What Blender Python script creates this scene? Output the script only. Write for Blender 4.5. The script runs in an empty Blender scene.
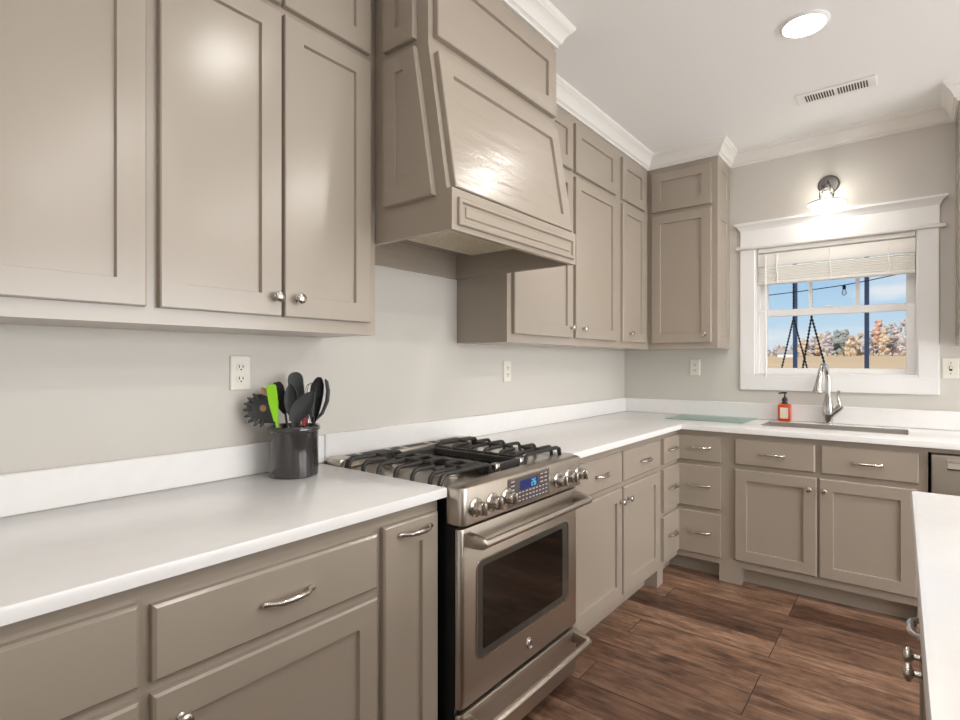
import bpy, bmesh, math, random
from mathutils import Vector, Matrix
PI = math.pi
sc = bpy.context.scene
COL = sc.collection

# ------------------------------------------------------------------ camera, world, sun, exposure
cam_d = bpy.data.cameras.new('camera')
cam_d.sensor_width = 36.0
cam_d.lens = 539.87 / 960 * 36
cam_d.shift_y = 2.61 / 960
cam_d.clip_start = 0.02
cam_d.clip_end = 600
cam = bpy.data.objects.new('camera', cam_d)
cam.location = (1.7438, -4.001, 1.291)
cam.rotation_euler = (PI / 2, 0, 0.6726)
COL.objects.link(cam)
sc.camera = cam

vs = sc.view_settings
vs.view_transform = 'Standard'
vs.look = 'None'
vs.gamma = 1.0
vs.use_curve_mapping = False
vs.exposure = 0.0
sc.display_settings.display_device = 'sRGB'
sc.cycles.use_denoising = True
sc.cycles.max_bounces = 10
sc.cycles.diffuse_bounces = 6
sc.cycles.glossy_bounces = 5
sc.cycles.transmission_bounces = 8
sc.cycles.transparent_max_bounces = 12
sc.cycles.sample_clamp_indirect = 6.0

CAN_E = 195.0          # recessed lamps
BULB_E = 62.0         # sconce bulb
FILL_SIDE = 132.0       # added area fill at the right wall
FILL_REAR = 11.0  # added area fill at the rear wall
SUN_E = 3.7

wd = bpy.data.worlds.new('sky'); sc.world = wd; wd.use_nodes = True
wn = wd.node_tree; wn.nodes.clear()
def WN(t, **k):
    n = wn.nodes.new(t)
    for a, b in k.items(): setattr(n, a, b)
    return n
w_out = WN('ShaderNodeOutputWorld'); w_bg = WN('ShaderNodeBackground')
w_tc = WN('ShaderNodeTexCoord'); w_sep = WN('ShaderNodeSeparateXYZ')
w_ramp = WN('ShaderNodeValToRGB'); w_map = WN('ShaderNodeMapping'); w_noise = WN('ShaderNodeTexNoise')
w_cr = WN('ShaderNodeValToRGB'); w_mix = WN('ShaderNodeMix', data_type='RGBA')
wn.links.new(w_tc.outputs['Generated'], w_sep.inputs[0])
wn.links.new(w_sep.outputs['Z'], w_ramp.inputs[0])
e = w_ramp.color_ramp.elements
e[0].position = 0.0; e[0].color = (.72, .84, .93, 1)
e[1].position = 0.5; e[1].color = (.10, .28, .68, 1)
x = e.new(.10); x.color = (.50, .72, .92, 1)
x = e.new(.22); x.color = (.24, .50, .86, 1)
wn.links.new(w_tc.outputs['Generated'], w_map.inputs[0])
w_map.inputs['Scale'].default_value = (3.0, 3.0, 12.0)
wn.links.new(w_map.outputs[0], w_noise.inputs['Vector'])
w_noise.inputs['Scale'].default_value = 2.2; w_noise.inputs['Detail'].default_value = 5
wn.links.new(w_noise.outputs['Fac'], w_cr.inputs[0])
w_cr.color_ramp.elements[0].position = .48; w_cr.color_ramp.elements[1].position = .72
wn.links.new(w_cr.outputs[0], w_mix.inputs[0])
wn.links.new(w_ramp.outputs[0], w_mix.inputs[6])
w_mix.inputs[7].default_value = (.86, .90, .95, 1)
wn.links.new(w_mix.outputs[2], w_bg.inputs[0]); w_bg.inputs[1].default_value = .95
wn.links.new(w_bg.outputs[0], w_out.inputs[0])

def light(name, kind, loc, rot, energy, color=(1, 1, 1), **k):
    l = bpy.data.lights.new(name, kind); l.energy = energy; l.color = color
    for a, b in k.items(): setattr(l, a, b)
    o = bpy.data.objects.new(name, l); o.location = loc; o.rotation_euler = rot
    COL.objects.link(o); return o
light('sun', 'SUN', (-10, -20, 30), (math.radians(52), 0, math.radians(-25)), SUN_E, (1, .93, .82), angle=.01)
# added soft fill in front of the closed right and rear walls, no windows built
light('fill_right', 'AREA', (5.3, -1.9, 1.2), (0, PI / 2 + .02, 0), FILL_SIDE, (.95, .98, 1), shape='RECTANGLE', size=1.8, size_y=3.4)
light('fill_rear', 'AREA', (2.6, -7.1, 1.45), (PI / 2, 0, 0), FILL_REAR, (.95, .98, 1), shape='RECTANGLE', size=4.0, size_y=1.9)

# ------------------------------------------------------------------ materials
def lin(r, g, b):
    f = lambda c: (c / 255 / 12.92) if c / 255 <= .04045 else ((c / 255 + .055) / 1.055) ** 2.4
    return (f(r), f(g), f(b), 1)

class Mat:
    def __init__(s, name):
        s.m = bpy.data.materials.new(name); s.m.use_nodes = True
        s.t = s.m.node_tree; s.b = s.t.nodes['Principled BSDF']; s.out = s.t.nodes['Material Output']
    def n(s, t, **k):
        x = s.t.nodes.new(t)
        for a, b in k.items(): setattr(x, a, b)
        return x
    def l(s, a, b): s.t.links.new(a, b)

def pbr(name, col, rough=.5, metal=0, noise=None, bump=None, spec=.5, coat=0, **k):
    """noise=(scale xyz, amount) colour mottling; bump=(scale xyz, strength)"""
    M = Mat(name); B = M.b
    B.inputs['Base Color'].default_value = col; B.inputs['Roughness'].default_value = rough
    B.inputs['Metallic'].default_value = metal; B.inputs['Specular IOR Level'].default_value = spec
    B.inputs['Coat Weight'].default_value = coat
    tc = M.n('ShaderNodeTexCoord')
    if noise:
        mp = M.n('ShaderNodeMapping'); mp.inputs['Scale'].default_value = noise[0]
        nz = M.n('ShaderNodeTexNoise'); nz.inputs['Scale'].default_value = 1; nz.inputs['Detail'].default_value = 4
        mx = M.n('ShaderNodeMix', data_type='RGBA')
        M.l(tc.outputs['Object'], mp.inputs[0]); M.l(mp.outputs[0], nz.inputs['Vector']); M.l(nz.outputs['Fac'], mx.inputs[0])
        a = noise[1]
        mx.inputs[6].default_value = tuple(c * (1 - a) for c in col[:3]) + (1,)
        mx.inputs[7].default_value = tuple(min(1, c * (1 + a)) for c in col[:3]) + (1,)
        M.l(mx.outputs[2], B.inputs['Base Color'])
    if bump:
        mp = M.n('ShaderNodeMapping'); mp.inputs['Scale'].default_value = bump[0]
        nz = M.n('ShaderNodeTexNoise'); nz.inputs['Scale'].default_value = 1; nz.inputs['Detail'].default_value = 3
        bp = M.n('ShaderNodeBump'); bp.inputs['Strength'].default_value = bump[1]; bp.inputs['Distance'].default_value = bump[2] if len(bump) > 2 else .002
        M.l(tc.outputs['Object'], mp.inputs[0]); M.l(mp.outputs[0], nz.inputs['Vector']); M.l(nz.outputs['Fac'], bp.inputs['Height'])
        M.l(bp.outputs[0], B.inputs['Normal'])
    for a, b in k.items(): B.inputs[a.replace('_', ' ')].default_value = b
    return M.m

def emit(name, col, s):
    M = Mat(name); M.b.inputs['Base Color'].default_value = (0, 0, 0, 1)
    M.b.inputs['Emission Color'].default_value = col; M.b.inputs['Emission Strength'].default_value = s
    return M.m

TAUPE = lin(163, 152, 139)
m_cab = pbr('cabinet_paint', TAUPE, .25, noise=((6, 6, 2), .025), spec=.8, bump=((30, 30, 6), .10))
m_hoodp = pbr('hood_paint', TAUPE, .26, noise=((6, 6, 2), .025), spec=.6, bump=((9, 3.5, 24), .5, .006))
m_wall = pbr('wall_paint', lin(209, 205, 198), .42, noise=((3, 3, 3), .015), bump=((60, 60, 60), .05))
m_ceil = pbr('ceiling_paint', lin(244, 244, 243), .7, noise=((2, 2, 2), .01))
m_trim = pbr('white_trim_paint', lin(240, 239, 238), .35, noise=((4, 4, 4), .01))
m_crown = pbr('crown_paint', lin(232, 229, 224), .4, noise=((4, 4, 4), .01))
m_quartz = pbr('white_quartz', lin(235, 234, 233), .22, noise=((22, 22, 22), .035))
m_steel = pbr('brushed_steel', lin(196, 188, 178), .30, 1, noise=((4, 60, 4), .05), bump=((2, 200, 2), .03))
m_steelv = pbr('brushed_steel_panel', lin(190, 182, 172), .33, 1, noise=((3, 3, 90), .05), bump=((3, 3, 240), .03))
m_nickel = pbr('satin_nickel', lin(205, 200, 193), .22, 1, noise=((50, 50, 50), .03))
m_chrome = pbr('polished_steel', lin(205, 203, 200), .14, 1, noise=((50, 50, 50), .02))
m_iron = pbr('cast_iron', lin(58, 56, 54), .42, .35, noise=((80, 80, 80), .2), bump=((200, 200, 200), .2))
m_black = pbr('black_enamel', lin(22, 24, 25), .3, noise=((20, 20, 20), .1))
m_ovenglass = pbr('dark_oven_glass', lin(16, 13, 11), .05, noise=((5, 5, 5), .1), coat=.2)
m_ovenrim = pbr('oven_glass_border', lin(74, 72, 66), .15, noise=((5, 5, 5), .05))
m_plate = pbr('cream_plastic', lin(236, 232, 222), .35, noise=((30, 30, 30), .01))
m_slot = pbr('dark_slot', lin(45, 42, 38), .6, noise=((30, 30, 30), .1))
m_crock = pbr('grey_glazed_crock', lin(54, 52, 52), .08, noise=((40, 40, 6), .22), coat=.6)
m_silicone = pbr('charcoal_silicone', lin(62, 64, 66), .42, noise=((40, 40, 40), .1))
m_blackpl = pbr('black_nylon', lin(30, 31, 33), .35, noise=((40, 40, 40), .1))
m_greyg = pbr('grey_green_silicone', lin(84, 92, 90), .5, noise=((40, 40, 40), .06))
m_green = pbr('lime_green_silicone', lin(156, 232, 30), .38, noise=((30, 30, 30), .04))
m_wood = pbr('pale_wood', lin(196, 156, 116), .5, noise=((20, 20, 120), .12))
m_red = pbr('red_handle', lin(190, 40, 40), .4, noise=((30, 30, 30), .05))
m_orange = pbr('orange_soap', lin(206, 78, 34), .12, noise=((20, 20, 20), .05), coat=.4)
m_label = pbr('cream_label', lin(238, 222, 200), .5, noise=((60, 60, 60), .03))
m_blind = pbr('cream_blind', lin(247, 245, 239), .45, noise=((4, 4, 60), .02))
m_navy = pbr('navy_paint', lin(96, 116, 150), .5, noise=((6, 6, 6), .1))
m_chain = pbr('dark_chain', lin(50, 54, 62), .4, .6, noise=((60, 60, 60), .15))
m_field = pbr('dry_grass', lin(226, 188, 138), .9, noise=((.02, .22, 1), .3))
m_bark = pbr('grey_bark', lin(172, 158, 146), .9, noise=((3, 3, .8), .2))
m_display = pbr('charcoal_display', lin(92, 86, 88), .25, noise=((40, 40, 40), .06))
m_screen = emit('blue_screen', lin(30, 52, 140), .55)
m_digit = emit('cyan_digits', lin(110, 225, 255), 1.0)
m_legend = pbr('pale_legend', lin(200, 190, 186), .5, noise=((40, 40, 40), .05))
m_lens = emit('lamp_lens', (1, .96, .91, 1), CAN_E * .62)
m_lensfar = emit('lamp_lens_open_side', (1, .96, .91, 1), CAN_E * 1.5)
m_lensdim = emit('lamp_lens_dimmed', (1, .96, .91, 1), CAN_E * .26)
m_lensmid = emit('lamp_lens_medium', (1, .96, .91, 1), CAN_E * .38)
m_bulb = emit('lit_bulb', (1, .95, .87, 1), BULB_E)
m_filter = pbr('mesh_filter', lin(205, 194, 170), .5, .4, noise=((110, 110, 110), .55), bump=((130, 130, 130), .8))
m_liner = pbr('grey_liner', lin(214, 212, 206), .4, .1, noise=((8, 8, 8), .03))
m_sink = pbr('sink_steel', lin(188, 182, 176), .38, .85, noise=((80, 4, 4), .05))
m_roof = pbr('grey_roof', lin(168, 172, 178), .7, noise=((4, 4, 4), .08))
m_shade = pbr('white_enamel', lin(232, 228, 220), .3, noise=((20, 20, 20), .01))
m_plated = pbr('pewter_plate', lin(110, 108, 106), .3, .9, noise=((20, 20, 20), .05))

def mk_pane(name, tint, fac):
    M = Mat(name); M.t.nodes.remove(M.b)
    tr = M.n('ShaderNodeBsdfTransparent'); gl = M.n('ShaderNodeBsdfGlossy'); mx = M.n('ShaderNodeMixShader')
    fr = M.n('ShaderNodeFresnel'); mul = M.n('ShaderNodeMath', operation='MULTIPLY')
    fr.inputs[0].default_value = 1.45; mul.inputs[1].default_value = fac
    tr.inputs[0].default_value = tint; gl.inputs['Roughness'].default_value = .02
    M.l(fr.outputs[0], mul.inputs[0]); M.l(mul.outputs[0], mx.inputs[0]); M.l(tr.outputs[0], mx.inputs[1]); M.l(gl.outputs[0], mx.inputs[2])
    M.l(mx.outputs[0], M.out.inputs[0]); return M.m
m_pane = mk_pane('window_glass', (.97, .98, .98, 1), .2)
m_board = mk_pane('green_tinted_glass', (.86, .96, .925, 1), .6)
m_clear = mk_pane('clear_glass', (.93, .92, .90, 1), 1.0)

def mk_floor():
    M = Mat('wood_floor'); B = M.b
    tc = M.n('ShaderNodeTexCoord'); mp = M.n('ShaderNodeMapping'); mp.inputs['Location'].default_value = (.29, .045, 0)
    br = M.n('ShaderNodeTexBrick'); br.offset = .37; br.offset_frequency = 3; br.squash = 1
    br.inputs['Scale'].default_value = 1; br.inputs['Brick Width'].default_value = 1.55; br.inputs['Row Height'].default_value = .165
    br.inputs['Mortar Size'].default_value = .0018; br.inputs['Mortar Smooth'].default_value = .2; br.inputs['Bias'].default_value = 0
    br.inputs['Color1'].default_value = (0, 0, 0, 1); br.inputs['Color2'].default_value = (1, 1, 1, 1); br.inputs['Mortar'].default_value = (.2, .2, .2, 1)
    M.l(tc.outputs['Object'], mp.inputs[0]); M.l(mp.outputs[0], br.inputs['Vector'])
    # shift the grain from plank to plank
    sh = M.n('ShaderNodeVectorMath', operation='MULTIPLY_ADD'); sh.inputs[1].default_value = (7, 13, 5)
    M.l(br.outputs['Color'], sh.inputs[0]); M.l(tc.outputs['Object'], sh.inputs[2])
    g_map = M.n('ShaderNodeMapping'); g_map.inputs['Scale'].default_value = (2.2, 26, 1)
    g = M.n('ShaderNodeTexNoise'); g.inputs['Scale'].default_value = 1.6; g.inputs['Detail'].default_value = 7; g.inputs['Roughness'].default_value = .66; g.inputs['Distortion'].default_value = .5
    M.l(sh.outputs[0], g_map.inputs[0]); M.l(g_map.outputs[0], g.inputs['Vector'])
    k_map = M.n('ShaderNodeMapping'); k_map.inputs['Scale'].default_value = (1.6, 5.5, 1)
    kn = M.n('ShaderNodeTexNoise'); kn.inputs['Scale'].default_value = 1.5; kn.inputs['Detail'].default_value = 3; kn.inputs['Distortion'].default_value = .8
    M.l(sh.outputs[0], k_map.inputs[0]); M.l(k_map.outputs[0], kn.inputs['Vector'])
    add = M.n('ShaderNodeMath', operation='MULTIPLY_ADD'); add.inputs[1].default_value = .34
    gs = M.n('ShaderNodeMath', operation='MULTIPLY_ADD'); gs.inputs[1].default_value = .75; gs.inputs[2].default_value = -.16
    M.l(g.outputs['Fac'], gs.inputs[0])
    M.l(br.outputs['Color'], add.inputs[0]); M.l(gs.outputs[0], add.inputs[2])
    add2 = M.n('ShaderNodeMath', operation='MULTIPLY_ADD'); add2.inputs[1].default_value = .55
    M.l(kn.outputs['Fac'], add2.inputs[0]); M.l(add.outputs[0], add2.inputs[2])
    rp = M.n('ShaderNodeValToRGB'); M.l(add2.outputs[0], rp.inputs[0])
    e = rp.color_ramp.elements
    e[0].position = .30; e[0].color = lin(44, 28, 20); e[1].position = .98; e[1].color = lin(176, 142, 116)
    x = e.new(.52); x.color = lin(98, 70, 55); x = e.new(.74); x.color = lin(134, 102, 82)
    s_map = M.n('ShaderNodeMapping'); s_map.inputs['Scale'].default_value = (3.2, 7.5, 1)
    sn_ = M.n('ShaderNodeTexNoise'); sn_.inputs['Scale'].default_value = 2.0; sn_.inputs['Detail'].default_value = 6; sn_.inputs['Roughness'].default_value = .7
    M.l(sh.outputs[0], s_map.inputs[0]); M.l(s_map.outputs[0], sn_.inputs['Vector'])
    s_r = M.n('ShaderNodeValToRGB'); s_r.color_ramp.elements[0].position = .33; s_r.color_ramp.elements[0].color = (.34, .33, .34, 1); s_r.color_ramp.elements[1].position = .56
    M.l(sn_.outputs['Fac'], s_r.inputs[0])
    sm = M.n('ShaderNodeMix', data_type='RGBA', blend_type='MULTIPLY'); sm.inputs[0].default_value = .85
    M.l(rp.outputs[0], sm.inputs[6]); M.l(s_r.outputs[0], sm.inputs[7])
    mor = M.n('ShaderNodeMix', data_type='RGBA'); M.l(br.outputs['Fac'], mor.inputs[0]); M.l(sm.outputs[2], mor.inputs[6]); mor.inputs[7].default_value = lin(34, 22, 16)
    M.l(mor.outputs[2], B.inputs['Base Color'])
    B.inputs['Roughness'].default_value = .38
    bp = M.n('ShaderNodeBump'); bp.inputs['Strength'].default_value = .25; bp.inputs['Distance'].default_value = .002
    M.l(add2.outputs[0], bp.inputs['Height']); M.l(bp.outputs[0], B.inputs['Normal'])
    return M.m
m_floor = mk_floor()

def mk_leaf(name, c1, c2):
    M = Mat(name); tc = M.n('ShaderNodeTexCoord'); nz = M.n('ShaderNodeTexNoise'); nz.inputs['Scale'].default_value = 1.3; nz.inputs['Detail'].default_value = 6
    mx = M.n('ShaderNodeMix', data_type='RGBA'); mx.inputs[6].default_value = c1; mx.inputs[7].default_value = c2
    cr = M.n('ShaderNodeValToRGB'); cr.color_ramp.elements[0].position = .38; cr.color_ramp.elements[1].position = .62
    M.l(tc.outputs['Object'], nz.inputs['Vector']); M.l(nz.outputs['Fac'], cr.inputs[0]); M.l(cr.outputs[0], mx.inputs[0]); M.l(mx.outputs[2], M.b.inputs['Base Color'])
    M.b.inputs['Roughness'].default_value = .9; return M.m
m_leaf = {'tan': mk_leaf('tan_foliage', lin(196, 172, 146), lin(222, 204, 178)),
          'grey': mk_leaf('grey_foliage', lin(176, 168, 166), lin(212, 202, 198)),
          'pine': mk_leaf('dull_pine', lin(138, 144, 138), lin(178, 180, 170)),
          'rust': mk_leaf('rust_foliage', lin(208, 148, 120), lin(226, 188, 164))}  # paled, with distance haze mixed into the foliage colours

# ------------------------------------------------------------------ mesh helpers
def FX(x): return lambda u, v, w: (x + w, u, v)          # face looking towards +X, u along +Y
def FY(y): return lambda u, v, w: (u, y - w, v)          # face looking towards -Y, u along +X
def FI(x): return lambda u, v, w: (x - w, -u, v)         # face looking towards -X, u along -Y (pass u = -Y)

def inset(poly, d):
    n = len(poly); out = []
    for i in range(n):
        p0, p1, p2 = Vector(poly[i - 1]), Vector(poly[i]), Vector(poly[(i + 1) % n])
        a = (p1 - p0).normalized(); b = (p2 - p1).normalized()
        na, nb = Vector((-a.y, a.x)), Vector((-b.y, b.x))
        k = (na + nb); k = k / max(1e-6, k.dot(na))
        out.append(tuple(p1 + k * d))
    return out

class MB:
    def __init__(s): s.bm = bmesh.new()
    def rings(s, rings, cap0=True, cap1=True, closed=True, smooth=False):
        R = [[s.bm.verts.new(p) for p in r] for r in rings]
        fs = []
        for a, b in zip(R, R[1:]):
            n = len(a)
            for i in range(n if closed else n - 1):
                j = (i + 1) % n
                try: fs.append(s.bm.faces.new((a[i], a[j], b[j], b[i])))
                except ValueError: pass
        if cap0: fs.append(s.bm.faces.new(R[0][::-1]))
        if cap1: fs.append(s.bm.faces.new(R[-1]))
        for f in fs: f.smooth = smooth
        return fs
    def box(s, x0, x1, y0, y1, z0, z1, bev=0, seg=1):
        b = bmesh.new()
        bmesh.ops.create_cube(b, size=1)
        for v in b.verts:
            v.co = Vector((x0 + (v.co.x + .5) * (x1 - x0), y0 + (v.co.y + .5) * (y1 - y0), z0 + (v.co.z + .5) * (z1 - z0)))
        if bev: bmesh.ops.bevel(b, geom=list(b.edges), offset=bev, segments=seg, affect='EDGES', profile=.5)
        s.merge(b); return s
    def merge(s, b):
        me = bpy.data.meshes.new('tmp'); b.to_mesh(me); b.free(); s.bm.from_mesh(me); bpy.data.meshes.remove(me)
    def panel(s, F, poly, t=.02, rail=None, rec=.011, bev=.003, w0=0, bead=.002):
        """slab on a face; poly in (u,v) counter-clockwise; optional shaker recess"""
        P = lambda pl, w: [F(u, v, w) for u, v in pl]
        r = [P(poly, w0), P(poly, w0 + t - bev), P(inset(poly, bev), w0 + t)]
        if rail:
            r += [P(inset(poly, rail), w0 + t), P(inset(poly, rail + bead), w0 + t - rec)]
        s.rings(r); return s
    def rect(s, F, u0, u1, v0, v1, **k): return s.panel(F, [(u0, v0), (u1, v0), (u1, v1), (u0, v1)], **k)
    def prism(s, F, poly, w0, w1):
        s.rings([[F(u, v, w0) for u, v in poly], [F(u, v, w1) for u, v in poly]]); return s
    def tube(s, pts, rad, n=12, cap=True):
        pts = [Vector(p) for p in pts]
        if not hasattr(rad, '__len__'): rad = [rad] * len(pts)
        T = []
        for i in range(len(pts)):
            a = pts[max(0, i - 1)]; b = pts[min(len(pts) - 1, i + 1)]; T.append((b - a).normalized())
        up = Vector((0, 0, 1)) if abs(T[0].z) < .9 else Vector((1, 0, 0))
        N = (up - T[0] * up.dot(T[0])).normalized(); R = []
        for i, p in enumerate(pts):
            N = (N - T[i] * N.dot(T[i])).normalized(); Bn = T[i].cross(N)
            R.append([p + (N * math.cos(2 * PI * k / n) + Bn * math.sin(2 * PI * k / n)) * rad[i] for k in range(n)])
        s.rings(R, cap, cap, smooth=True); return s
    def lathe(s, prof, c, axis=(0, 0, 1), n=24, cap0=True, cap1=True):
        """prof: (radius, height along axis)"""
        ax = Vector(axis).normalized(); up = Vector((0, 0, 1)) if abs(ax.z) < .9 else Vector((1, 0, 0))
        X = up.cross(ax).normalized(); Y = ax.cross(X); c = Vector(c)
        s.rings([[c + ax * h + (X * math.cos(2 * PI * k / n) + Y * math.sin(2 * PI * k / n)) * max(r, 1e-4) for k in range(n)] for r, h in prof], cap0, cap1, smooth=True)
        return s
    def slab(s, xs, ys, keep, z0, z1, bev=.004):
        b = bmesh.new(); V = {}
        def vt(i, j):
            if (i, j) not in V: V[(i, j)] = b.verts.new((xs[i], ys[j], z1))
            return V[(i, j)]
        for i in range(len(xs) - 1):
            for j in range(len(ys) - 1):
                if keep((xs[i] + xs[i + 1]) / 2, (ys[j] + ys[j + 1]) / 2):
                    b.faces.new((vt(i, j), vt(i + 1, j), vt(i + 1, j + 1), vt(i, j + 1)))
        top = list(b.faces)
        g = bmesh.ops.extrude_face_region(b, geom=top)
        vsx = [v for v in g['geom'] if isinstance(v, bmesh.types.BMVert)]
        bmesh.ops.translate(b, vec=(0, 0, z0 - z1), verts=vsx)
        bmesh.ops.recalc_face_normals(b, faces=list(b.faces))
        if bev:
            ed = [x for x in b.edges if len(x.link_faces) == 2 and abs(x.verts[0].co.z - z1) < 1e-5 and abs(x.verts[1].co.z - z1) < 1e-5
                  and abs(x.link_faces[0].normal.dot(x.link_faces[1].normal)) < .1]
            bmesh.ops.bevel(b, geom=ed, offset=bev, segments=2, affect='EDGES', profile=.5)
        s.merge(b); return s

ORG = {}
def thing(name, label, cat, loc=(0, 0, 0), group=None):
    o = bpy.data.objects.new(name, None); o.location = loc; o.empty_display_size = .05
    COL.objects.link(o); o['label'] = label; o['category'] = cat
    if group: o['group'] = group
    ORG[o] = Vector(loc); return o
def obj(name, mb, mat, parent=None, angle=35, label=None):
    me = bpy.data.meshes.new(name)
    bmesh.ops.recalc_face_normals(mb.bm, faces=list(mb.bm.faces))
    mb.bm.to_mesh(me); mb.bm.free()
    org = ORG.get(parent, Vector((0, 0, 0))) if parent else Vector((0, 0, 0))
    if org.length: me.transform(Matrix.Translation(-org))
    me.materials.append(mat); me.set_sharp_from_angle(angle=math.radians(angle))
    o = bpy.data.objects.new(name, me); COL.objects.link(o)
    if parent: o.parent = parent
    ORG[o] = org
    if label: o['label'] = label
    return o
def solo(name, mb, mat, label, cat, base=(0, 0, 0), group=None):
    """a thing that is one mesh, origin at its base"""
    me = bpy.data.meshes.new(name)
    bmesh.ops.recalc_face_normals(mb.bm, faces=list(mb.bm.faces)); mb.bm.to_mesh(me); mb.bm.free()
    me.transform(Matrix.Translation(-Vector(base))); me.materials.append(mat); me.set_sharp_from_angle(angle=math.radians(35))
    o = bpy.data.objects.new(name, me); o.location = base; COL.objects.link(o)
    o['label'] = label; o['category'] = cat
    if group: o['group'] = group
    ORG[o] = Vector(base); return o
def struct(name, mb, mat):
    o = obj(name, mb, mat); o['kind'] = 'structure'; return o
def dup(root, loc, label, group=None):
    r = root.copy(); COL.objects.link(r); r.location = loc; r['label'] = label
    if group: r['group'] = group
    for ch in list(root.children):
        c = ch.copy(); COL.objects.link(c); c.parent = r
        for g in ch.children:
            d = g.copy(); COL.objects.link(d); d.parent = c
    return r

# ------------------------------------------------------------------ room shell
H = 2.728; XR, YF = 5.4, -7.2
XU, XF, XC = .3036, .611, .647         # upper face frame, base face frame, counter front (depths from the wall)
ZU, ZT = 1.385, 2.638
struct('floor', MB().box(0, XR, YF, 0, -.05, 0), m_floor)
struct('ceiling', MB().box(-.1, XR + .1, YF - .1, .14, H, H + .08), m_ceil)
struct('wall_left', MB().box(-.1, 0, YF - .1, .14, -.05, H), m_wall)
struct('wall_right', MB().box(XR, XR + .1, YF - .1, .14, -.05, H), m_wall)
struct('wall_front', MB().box(0, XR, YF - .1, YF, -.05, H), m_wall)
WX0, WX1, WZ0, WZ1 = .928, 1.780, 1.203, 2.060
wb = MB()
wb.box(0, WX0, 0, .14, -.05, H).box(WX1, XR, 0, .14, -.05, H).box(WX0, WX1, 0, .14, -.05, WZ0).box(WX0, WX1, 0, .14, WZ1, H)
struct('wall_back', wb, m_wall)

# crown moulding, one mitred run along cabinets, hood, window wall
HX = .556                                 # face of the hood chimney
HY0, HY1 = -2.772, -1.996
XE = .769; XRU = 1.942
path = [(XU, -5.2), (XU, HY0), (HX, HY0), (HX, HY1), (XU, HY1), (XU, -XU), (XE, -XU), (XE, 0), (XRU, 0), (XRU, -XU), (2.9, -XU)]
prof = [(0, 2.634), (.010, 2.634), (.010, 2.644), (.016, 2.650), (.022, 2.653), (.026, 2.664), (.034, 2.682), (.046, 2.697), (.054, 2.702), (.054, 2.708), (.062, 2.713), (.066, 2.722), (.066, H), (0, H)]
def offs(path, d):
    out = []
    for i, p in enumerate(path):
        p = Vector(p); ns = []
        for a, b in ((i - 1, i), (i, i + 1)):
            if 0 <= a and b < len(path):
                t = (Vector(path[b]) - Vector(path[a])).normalized(); ns.append(Vector((t.y, -t.x)))
        k = ns[0] if len(ns) == 1 else (ns[0] + ns[1]) / max(.2, 1 + ns[0].dot(ns[1]))
        out.append(p + k * d)
    return out
mb = MB(); rings = list(zip(*[[(q.x, q.y, z) for q in offs(path, d)] for d, z in prof]))
mb.rings(rings)
struct('trim_1', mb, m_crown)

# ------------------------------------------------------------------ window
win = bpy.data.objects.new('window_1', None); COL.objects.link(win); win['kind'] = 'structure'
ORG[win] = Vector((0, 0, 0))
T = .02
F0 = FY(0)
obj('side_casing', MB().rect(F0, .838, WX0, 1.204, 2.052, t=T), m_trim, win)
obj('side_casing', MB().rect(F0, WX1, 1.873, 1.204, 2.052, t=T), m_trim, win)
obj('bottom_casing', MB().rect(F0, .838, 1.873, 1.108, 1.204, t=T), m_trim, win)
obj('head_casing', MB().rect(F0, .838, 1.876, 2.074, 2.186, t=T), m_trim, win)
obj('head_bead', MB().box(.814, 1.904, -.034, 0, 2.052, 2.074, .006, 2), m_trim, win)
cap = MB(); cp = [(0, 2.180), (.020, 2.180), (.026, 2.190), (.034, 2.206), (.048, 2.214), (.052, 2.218), (.052, 2.230), (0, 2.230)]
cpath = [(.838, 0), (.838, -.0), (1.876, 0)]
for_r = [[(.838 - d, -d, z) for d, z in cp], [(1.876 + d, -d, z) for d, z in cp]]
cap.rings([[(.838 - max(0, d - .02), -d, z) for d, z in cp], [(1.876 + max(0, d - .02), -d, z) for d, z in cp]])
obj('cap_molding', cap, m_trim, win)
j = MB(); j.box(WX0, WX0 + .008, -.001, .14, WZ0, WZ1).box(WX1 - .008, WX1, -.001, .14, WZ0, WZ1).box(WX0, WX1, -.001, .14, WZ1 - .008, WZ1)
obj('jamb', j, m_trim, win)
obj('window_sill', MB().box(WX0, WX1, -.0195, .14, WZ0 - .0, WZ0 + .018, .003), m_trim, win)
def sash(x0, x1, z0, z1, y0, y1, sx, sb, st):
    m = MB()
    m.box(x0, x0 + sx, y0, y1, z0, z1, .003).box(x1 - sx, x1, y0, y1, z0, z1, .003).box(x0 + sx, x1 - sx, y0, y1, z0, z0 + sb, .003).box(x0 + sx, x1 - sx, y0, y1, z1 - st, z1, .003)
    return m
lo = obj('lower_sash', sash(.944, 1.772, 1.221, 1.640, .045, .075, .046, .034, .042), m_trim, win)
obj('pane', MB().box(.985, 1.735, .058, .062, 1.25, 1.60), m_pane, lo)
obj('sash_lock', MB().box(1.32, 1.37, .04, .07, 1.640, 1.652, .003), m_trim, lo)
up = obj('upper_sash', sash(.944, 1.772, 1.612, 2.05, .085, .115, .046, .034, .04), m_trim, win)
obj('pane', MB().box(.985, 1.735, .098, .102, 1.64, 2.015), m_pane, up)
for mx_ in (1.236, 1.488): obj('muntin', MB().box(mx_ - .010, mx_ + .010, .092, .108, 1.64, 2.015), m_trim, up)
obj('sash_stop', MB().box(.936, .946, .02, .12, 1.221, 2.05).box(1.7721, 1.774, .02, .12, 1.221, 2.05), m_trim, win)

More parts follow.
